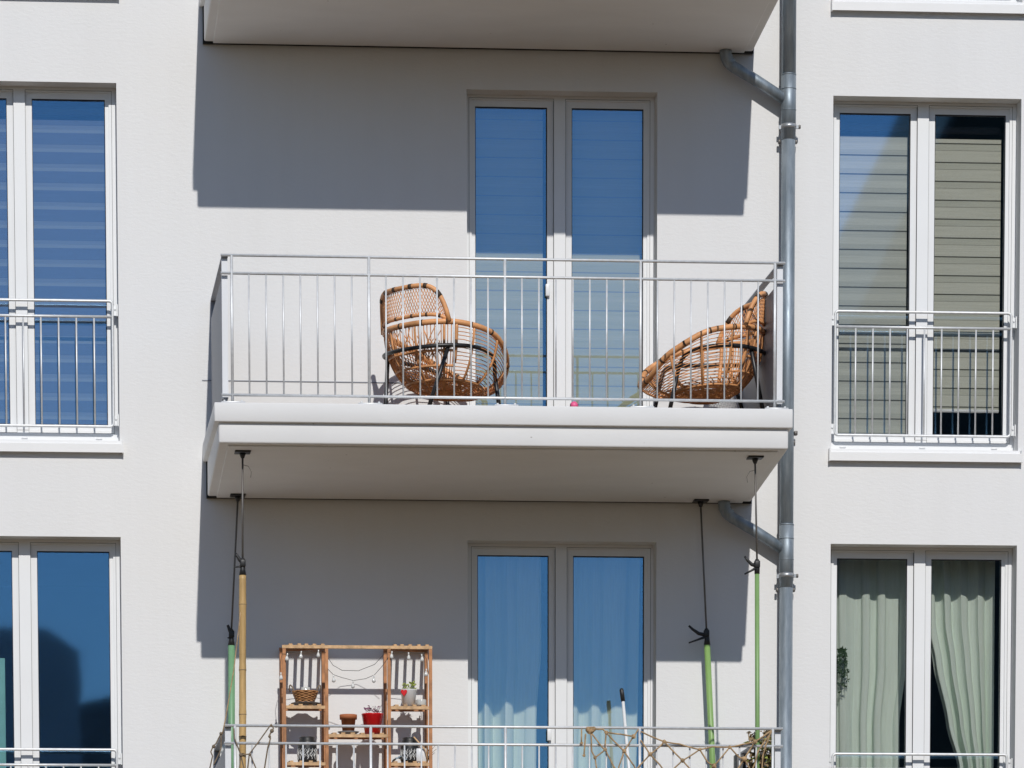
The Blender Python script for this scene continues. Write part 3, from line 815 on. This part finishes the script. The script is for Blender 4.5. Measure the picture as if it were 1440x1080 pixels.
# terracotta pot on saucer
b = MB(); b.lathe([(.001, 0), (.055, 0), (.073, .013), (.070, .013), (.052, .005), (.001, .005)], (1.480, IY-.02, -1.5745), 30)
single(b, 'saucer', M['grey_dish'], (1.480, IY-.02, -1.5745), 'grey saucer under the terracotta pot', 'saucer')
o_ = (1.480, IY-.02, -1.569)
b = MB(); b.lathe([(.001, 0), (.038, 0), (.048, .088), (.057, .088), (.058, .118), (.051, .118), (.047, .09), (.001, .085)], o_, 32)
single(b, 'plant_pot', M['terracotta'], o_, 'empty terracotta pot on a saucer, left of the red pot', 'plant pot')
o_ = (1.640, IY-.02, -1.5745)
root = empty('plant_pot', o_, 'bright red tapered pot with a small mauve plant', 'plant pot')
b = MB(); b.lathe([(.001, 0), (.050, 0), (.071, .122), (.073, .124), (.073, .130), (.066, .130), (.064, .11), (.001, .105)], o_, 34); b.build('pot', M['red'], root, o_)
leaves(root, (o_[0]+.015, o_[1], o_[2]), 60, .042, .12, .175, .026, M['leaf_mauve'], seed=9)
# black patterned lanterns
def lantern(x, label, s=1):
    o_ = (x, IY-.02, -1.7575)
    root = empty('lantern', o_, label, 'lantern', 'black lanterns on the bottom shelves')
    b = MB(); b.lathe([(.001, 0), (.060*s, 0), (.063*s, .01), (.063*s, .115), (.056*s, .135), (.050*s, .142), (.050*s, .158), (.046*s, .16), (.044*s, .15), (.055*s, .12), (.055*s, .01), (.001, .008)], o_, 36)
    b.build('body', M['black_plastic'], root, o_)
    b = MB()                                        # pale stencilled branch pattern standing proud of the glass
    rnd = random.Random(int(x*100))
    for i in range(16):
        a = 2*pi*i/16
        pts = [(o_[0]+.0645*s*cos(a+.1*sin(j*1.3+i)), o_[1]+.0645*s*sin(a+.1*sin(j*1.3+i)), o_[2]+.012+.009*j) for j in range(8)]
        b.tube(pts, .0018, 4)
        for j in range(2, 8):
            sg = 1 if j % 2 else -1
            b.tube([pts[j-1], (o_[0]+.0645*s*cos(a+sg*.14), o_[1]+.0645*s*sin(a+sg*.14), o_[2]+.02+.009*j)], .0019, 4)
    b.build('stencil_pattern', M['bulb'], root, o_)
lantern(1.207, 'black patterned lantern on the bottom left shelf under the basket')
lantern(1.885, 'black patterned lantern behind the small white box on the bottom right shelf', .93)
b = MB(); b.bevbox(1.925, 1.992, -.315, -.26, -1.7575, -1.672, .003, 1)
single(b, 'storage_box', M['white_pot'], (1.958, -.287, -1.7575), 'small white box on the bottom right shelf', 'box')
b = MB(); b.sheet(lambda u, v: (1.765+.10*u, -.33+.06*v, -1.755+.022*sin(u*3.1)*(1+.3*sin(v*9))+.006*sin(u*14+v*5)), 14, 8)
single(b, 'cloth', M['bluecloth'], (1.81, -.30, -1.7575), 'crumpled blue grey cloth at the front of the bottom right shelf', 'cloth')
b = MB(); b.tube([(1.905, -.335, -1.60), (1.98, -.33, -1.68), (2.0, -.325, -1.755)], .005, 6)
single(b, 'stick', M['wood_light'], (1.98, -.33, -1.7575), 'pale wooden stick leaning before the right lantern', 'stick')
# dry twigs
o_ = (2.00, -.25, -1.7575)
b = MB(); rnd = random.Random(3)
for i in range(22):
    a = rnd.uniform(0, 6.28); r1 = rnd.uniform(.02, .07); h = rnd.uniform(.05, .12)
    b.tube([o_, (o_[0]+r1*.4*cos(a), o_[1]+r1*.4*sin(a), o_[2]+h*.6), (o_[0]+r1*cos(a+.4), o_[1]+r1*sin(a+.4), o_[2]+h)], .0016, 4)
single(b, 'dry_plant', M['dry'], o_, 'tuft of dry twigs at the right end of the bottom shelf', 'plant')

DZ = .023
# string lights
CABLE = [[(1.033,-.345,-1.218),(1.026,-.345,-1.14),(1.040,-.345,-1.072),(1.063,-.345,-1.069),(1.166,-.345,-1.056),(1.281,-.345,-1.047),(1.320,-.345,-1.055)],
 [(1.338,-.345,-1.168),(1.375,-.345,-1.205),(1.424,-.345,-1.222),(1.507,-.345,-1.243),(1.589,-.345,-1.230),(1.647,-.345,-1.205),(1.701,-.345,-1.145),(1.74,-.345,-1.09)],
 [(1.320,-.345,-1.055),(1.345,-.30,-1.093),(1.384,-.22,-1.13),(1.45,-.12,-1.15),(1.56,-.10,-1.15),(1.66,-.2,-1.12),(1.718,-.335,-1.064)],
 [(1.739,-.345,-1.05),(1.788,-.345,-1.051),(1.871,-.345,-1.059),(1.970,-.345,-1.066),(1.99,-.345,-1.10),(2.005,-.345,-1.2)]]
BULBS = [(1.075,-1.077),(1.166,-1.062),(1.279,-1.053),(1.376,-1.213),(1.507,-1.250),(1.643,-1.213),(1.763,-1.058),(1.872,-1.065),(1.958,-1.075),(1.03,-1.20),(1.99,-1.17)]
root = empty('string_lights', (1.52,-.345,-1.05), 'string of small pale bulbs draped along the front of the wooden rack', 'string lights')
SL = (1.52,-.345,-1.05)
b = MB()
for c in CABLE: b.tube(c, .0018, 5)
b.build('cable', M['cable'], root, SL)
for i, (x, z) in enumerate(BULBS):
    b = MB(); tl = random.uniform(-.008, .008)
    b.tube([(x, -.347, z+.006), (x+tl*.4, -.347, z-.012)], .0045, 8); b.lathe([(.0045, 0), (.010, -.012), (.0125, -.021), (.010, -.030), (.001, -.034)], (x+tl*.6, -.347, z-.010), 12)
    b.build('bulb', M['bulb'], root, SL)

# ------------------------------------------------------------------ broom
DZ = .014; LZ = LZ0-DZ
b = MB(); root = empty('broom', (3.40, -.32, LZ), 'white stick with a black grip leaning against the lower balcony door', 'broom')
BO_ = (3.40, -.32, LZ)
b.tube([(3.318, -.17, -1.335), (3.40, -.32, LZ+.08)], .0105, 10); b.build('stick', M['white_pot'], root, BO_)
b = MB(); b.tube([(3.309, -.155, -1.252), (3.310, -.157, -1.262), (3.3183, -.1705, -1.337)], [.010, .0145, .0135], 12); b.build('grip', M['black_plastic'], root, BO_)
b = MB(); b.bevbox(3.28, 3.52, -.36, -.28, LZ+.002, LZ+.085, .01, 2); b.build('brush_head', M['black_plastic'], root, BO_)

# ------------------------------------------------------------------ ropes on the lower railing
DZ = .097
NET = [[(2.919,-1.738),(2.95,-1.742),(3.015,-1.742),(3.036,-1.76),(3.132,-1.773),(3.213,-1.785),(3.229,-1.765),(3.244,-1.74)],[(3.259,-1.755),(3.411,-1.818),(3.508,-1.832),(3.64,-1.866),(3.722,-1.848),(3.834,-1.85),(3.915,-1.832),(3.997,-1.814),(4.103,-1.744)],[(2.939,-1.762),(3.015,-1.86),(3.031,-1.87),(3.082,-1.969),(3.12,-2.03)],[(3.036,-1.762),(3.102,-1.83),(3.152,-1.879),(3.214,-1.968),(3.25,-2.03)],[(3.259,-1.809),(3.32,-1.898),(3.386,-1.967),(3.43,-2.03)],[(3.411,-1.818),(3.529,-1.936),(3.62,-2.03)],[(3.64,-1.866),(3.529,-1.936),(3.42,-2.03)],[(3.64,-1.866),(3.691,-1.945),(3.732,-1.969),(3.77,-2.03)],[(3.834,-1.85),(3.89,-1.909),(3.931,-1.928),(3.99,-2.03)],[(3.834,-1.85),(3.732,-1.969),(3.68,-2.03)],[(3.411,-1.818),(3.381,-1.85),(3.32,-1.898),(3.249,-1.972),(3.2,-2.03)],[(3.997,-1.814),(3.926,-1.923),(3.86,-2.03)],[(3.213,-1.785),(3.152,-1.879)],[(3.031,-1.87),(2.965,-1.92),(2.98,-2.03)],[(2.939,-1.762),(2.944,-1.881),(2.965,-1.92)],[(3.152,-1.879),(3.10,-2.03)],[(2.879,-1.743),(2.877,-1.827)],[(2.904,-1.772),(2.899,-1.841),(2.894,-1.906)],[(3.036,-1.762),(3.029,-1.86)],[(4.103,-1.744),(4.068,-1.833),(4.048,-1.903),(4.04,-2.03)],[(4.103,-1.754),(4.058,-1.814),(4.017,-1.873),(3.997,-1.953),(3.96,-2.03)]]
KN = [(2.919,-1.745,.016),(2.94,-1.752,.018),(2.957,-1.742,.015),(2.93,-1.76,.015),(3.213,-1.787,.013),(3.411,-1.819,.012),(3.529,-1.936,.013),(3.32,-1.898,.013),(3.732,-1.969,.015),(3.64,-1.867,.010),(3.834,-1.851,.010),(3.926,-1.925,.017),(3.997,-1.815,.014),(3.031,-1.87,.011),(3.152,-1.879,.012),(2.965,-1.92,.010),(3.036,-1.762,.010),(2.877,-1.83,.008),(2.894,-1.908,.008)]
b = MB(); rnd = random.Random(5); NY = -1.4395
def sag(pts, y, r, mb, amp=.005):
    out = []
    for (x0, z0), (x1, z1) in zip(pts[:-1], pts[1:]):
        for j in range(4):
            t = j/4; out.append((x0+(x1-x0)*t, y+rnd.uniform(-.0015, .0015), z0+(z1-z0)*t-amp*4*t*(1-t)*abs(x1-x0)*4))
    out.append((pts[-1][0], y, pts[-1][1])); mb.tube(out, r, 6)
for n in NET: sag(n, NY, .0052, b)
for x, z, r in KN:
    b.ball((x, NY-.002, z), r, 8)
    for j in range(4):
        a = rnd.uniform(0, 6.28); b.tube([(x+r*.9*cos(a+t), NY-.004+r*.6*sin(t*2), z+r*.9*sin(a+t)) for t in (0, .8, 1.6, 2.4)], .0035, 5)
for i in range(26):                                 # frayed bundle at the left knot
    a = rnd.uniform(0, 6.28); q = rnd.uniform(.008, .03)
    b.tube([(2.935+q*cos(a+t), NY-.006+.01*sin(a*3), -1.747+q*.55*sin(a+t)) for t in (0, .7, 1.4, 2.1, 2.8)], .0028, 4)
single(b, 'rope_net', M['rope'], (3.5, NY, -1.85), 'knotted jute rope net hanging along the right half of the lower railing', 'rope net')
LR = [[(.575,-1.786),(.544,-1.847),(.527,-1.86),(.511,-1.898),(.522,-1.924),(.504,-2.0)],[(.659,-1.751),(.661,-1.811),(.676,-1.85),(.702,-1.916),(.755,-1.91),(.803,-1.849),(.879,-1.746),(.896,-1.724),(.910,-1.748),(.9,-1.767),(.881,-1.797),(.891,-1.81),(.873,-1.87),(.846,-2.03)],[(.755,-1.912),(.741,-2.03)],[(.763,-1.918),(.81,-2.03)],[(.702,-1.916),(.688,-2.03)],[(.702,-1.919),(.728,-2.03)],[(.908,-1.755),(.893,-1.775),(.879,-1.80),(.889,-1.812)],[(.578,-1.778),(.576,-1.881),(.57,-1.894),(.528,-1.98)]]
b = MB()
for n in LR: sag(n, NY, .0046, b, .002)
for x, z, r in ((.702,-1.917,.013),(.759,-1.913,.009),(.9,-1.765,.013),(.885,-1.80,.009),(.576,-1.783,.010),(.53,-1.865,.012)): b.ball((x, NY-.002, z), r, 8)
single(b, 'rope', M['rope_dark'], (.75, NY, -1.85), 'weathered ropes knotted round the left end of the lower railing', 'rope')
DZ = .093
b = MB(); b.tube([(.712,-1.335,-1.013),(.705,-1.342,-1.071),(.665,-1.36,-1.375),(.608,-1.42,-1.680),(.584,-1.437,-1.786)], .0036, 6)
single(b, 'cord', M['rope'], (.712,-1.335,-1.013), 'pale cord running from the bamboo coloured pole down to the railing corner', 'cord')

# ------------------------------------------------------------------ plants
DZ = -.02
def hanging(o_, label):
    root = empty('trailing_plant', o_, label, 'plant')
    rnd = random.Random(12); st = MB(); lf = MB()
    for i in range(15):
        a = rnd.uniform(-1.2, 1.6); L_ = rnd.uniform(.10, .30); p = Vector(o_); pts = [tuple(p)]
        dx = rnd.uniform(-.04, .05); dy = rnd.uniform(-.02, .02)
        for j in range(6):
            t = (j+1)/6; p = Vector((o_[0]+dx*sin(t*1.7)+.006*sin(j+i), o_[1]+dy*t, o_[2]+.03*sin(t*pi)-L_*t*t))
            pts.append(tuple(p))
            for k in range(4):
                d = Vector((rnd.uniform(-1, 1), rnd.uniform(-.4, .4), rnd.uniform(-1, .4))).normalized(); sd = d.cross(Vector((0, 1, .2))).normalized(); s = rnd.uniform(.014, .026)
                lf.v += [tuple(p), tuple(p+d*s*.5+sd*s*.2+Vector((0, .003, 0))), tuple(p+d*s), tuple(p+d*s*.5-sd*s*.2)]
                q = len(lf.v)-4; lf.f.append((q, q+1, q+2, q+3)); lf.sm.append(False)
        st.tube(pts, .0013, 4)
    st.build('stem', M['leaf'], root, o_); lf.build('foliage', M['leaf'], root, o_)

hanging((4.872, .285, -.905), 'trailing green plant at the left edge of the sage curtain window')

DZ = 0.; LZ = LZ0
o_ = (4.075, -1.24, LZ)
root = empty('potted_shrub', o_, 'half dried leafy plant behind the right end of the lower railing', 'plant')
b = MB(); b.lathe([(.001, 0), (.10, 0), (.13, .42), (.14, .43), (.14, .47), (.12, .47), (.118, .40), (.001, .38)], (4.02, -1.22, LZ), 28); b.build('pot', M['grey_dish'], root, o_)
rnd = random.Random(8); st = MB(); 
for i in range(26):
    a = rnd.uniform(0, 6.28); r1 = rnd.uniform(.03, .10); h = rnd.uniform(.62, .93)
    st.tube([(4.02, -1.22, LZ+.4), (4.05+r1*.5*cos(a), -1.24+r1*.5*sin(a), LZ+.4+(h-.4)*.6), (4.06+r1*cos(a), -1.24+r1*sin(a), LZ+h)], .0032, 5)
st.build('stem', M['dry'], root, o_)
m = leaves(root, (4.075, -1.24, LZ), 260, .075, .52, .90, .05, M['dry'], 'dry_leaf', 21, .5)
m = leaves(root, (4.055, -1.25, LZ), 120, .075, .50, .86, .05, M['leaf_lime'], 'foliage', 22, .3)
b = MB(); b.bevbox(3.928, 3.992, -1.10, -1.0, LZ, -1.76, .006, 2); b.lathe([(.001, 0), (.055, 0), (.06, .02), (.06, .60), (.05, .63), (.02, .66), (.001, .66)], (3.955, -1.18, LZ), 24)
single(b, 'water_carrier', M['black_plastic'], (3.955, -1.15, LZ), 'black container behind the lower railing beside the half dried plant', 'container')

# ------------------------------------------------------------------ buildings across the street (mirrored in the panes, except the unseen rows at the end)
def house(name, pts, y0, y1, wm, label, win_grid=None):
    root = empty(name, ((pts[0][0]+pts[1][0])/2, (y0+y1)/2, gz), label, 'building'); O = tuple(root.location)
    b = MB(); n = len(pts); i = 0
    b.v += [(x, y1, z) for x, z in pts]+[(x, y0, z) for x, z in pts]
    b.f.append(tuple(range(n))); b.sm.append(False); b.f.append(tuple(range(2*n-1, n-1, -1))); b.sm.append(False)
    for q in range(n): b.f.append((q, n+q, n+(q+1) % n, (q+1) % n)); b.sm.append(False)
    b.build('wall', wm, root, O)
    if win_grid:
        x0, x1, z0, z1, nx, nz = win_grid
        for a in range(nx):
            for c in range(nz):
                cx = x0+(x1-x0)*(a+.5)/nx; cz_ = z0+(z1-z0)*(c+.5)/nz
                f = MB(); ring(f, cx-.6, cx+.6, cz_-.8, cz_+.8, .07, .07, .07, .07, y1+.005, y1+.05); fo = f.build('window', M['pvc'], root, O)
                f = MB(); f.box(cx-.53, cx+.53, y1+.004, y1+.02, cz_-.73, cz_+.73); f.build('pane', M['pvc_seam'], fo)
                fo_ch = kids(fo)[0]; fo_ch.location = (-O[0], -O[1], -O[2])
    return root
gh = house('gabled_house', [(11.25, gz), (11.25, 7.9), (14.9, 15.5), (18.55, 7.9), (18.55, gz)], -42, -33.5, M['far_render'], 'dark gabled house mirrored in the panes of the right windows')
for sx in (-1, 1):
    b = MB(); b.obox((14.9, -37.75, 15.56), (14.9+sx*3.8, -37.75, 15.56-3.8*7.6/3.65), 9.0, .10, (0, 0, 1))
    b.build('roof', M['roof'], gh, tuple(gh.location))
house('flat_roofed_house', [(-9, gz), (-9, 7.2), (.55, 7.25), (1.2, 6.85), (1.2, gz)], -74, -62, M['pale_render'], 'pale block mirrored in the bare lower left window', None)
house('low_block', [(1.25, gz), (1.25, 5.95), (2.0, 6.1), (4.6, 5.7), (4.6, gz)], -73, -63, M['mid_render'], 'lower block beside the pale one, mirrored in the bare window', None)

# unseen terraces added to block low sky light, flanking the mirrored sky gap
house('sky_block_terrace', [(-85, gz), (-85, 9.5), (-13, 9.5), (-13, gz)], -64, -50, M['far_render'], 'unseen long grey row added across the street at left to block low sky', (-80, -15, -3, 8, 14, 3))
house('sky_block_terrace', [(20, gz), (20, 11), (85, 11), (85, gz)], -58, -44, M['far_render'], 'unseen tall grey row added across the street at right to block low sky', (23, 82, -3, 10, 13, 4))

# ------------------------------------------------------------------ camera
cam = bpy.data.cameras.new('camera'); co = bpy.data.objects.new('camera', cam); C.objects.link(co); sc.camera = co
cx, cy, cz0 = -1.031457, -32.052887, -5.028651
R = ((0.9961638915706747, -0.08742497500508367, -0.003791421370708926), (0.08651037722490998, 0.9904129707117376, -0.10769448490221997), (0.013170260553745742, 0.10695335988790255, 0.9941768067329046))
right = Vector(R[0]); fwd = Vector(R[1]); up = Vector(R[2])
co.matrix_world = Matrix(((right.x, up.x, -fwd.x, cx), (right.y, up.y, -fwd.y, cy), (right.z, up.z, -fwd.z, cz0), (0, 0, 0, 1)))
f_px, ppx, ppy, Wp, Hp = 6678.9357, 551.9957, 2500.0799, 1440., 1080.
cam.sensor_fit = 'HORIZONTAL'; cam.sensor_width = 36
cam.lens = f_px/Wp*36
cam.shift_x = (Wp/2-ppx)/Wp; cam.shift_y = (ppy-Hp/2)/Wp
cam.clip_start = .5; cam.clip_end = 2000

# ------------------------------------------------------------------ light
d = Vector((-.034, 1, -.766)).normalized()
sun = bpy.data.lights.new('sun', 'SUN'); sun.energy = 3.02; sun.angle = radians(.53); sun.color = (1, .965, .915)
so = bpy.data.objects.new('sun', sun); C.objects.link(so); so.rotation_euler = d.to_track_quat('-Z', 'Y').to_euler(); so.location = (2, -20, 15)
wd = bpy.data.worlds.new('World'); sc.world = wd; wd.use_nodes = True
nt = wd.node_tree; bg = nt.nodes['Background']
sky = nt.nodes.new('ShaderNodeTexSky'); sky.sky_type = 'NISHITA'; sky.sun_disc = False
sky.sun_elevation = math.asin(-d.z); sky.sun_rotation = math.atan2(-d.x, -d.y)
sky.air_density = 1.0; sky.dust_density = .2; sky.ozone_density = 3.0; sky.altitude = 300
nt.links.new(sky.outputs[0], bg.inputs[0]); bg.inputs[1].default_value = .091
vs = sc.view_settings; sc.display_settings.display_device = 'sRGB'
vs.view_transform = 'Standard'; vs.look = 'None'; vs.exposure = 0; vs.gamma = 1; vs.use_curve_mapping = False
cy_ = sc.cycles; cy_.max_bounces = 10; cy_.transparent_max_bounces = 16; cy_.caustics_reflective = False; cy_.caustics_refractive = False
cy_.use_denoising = True
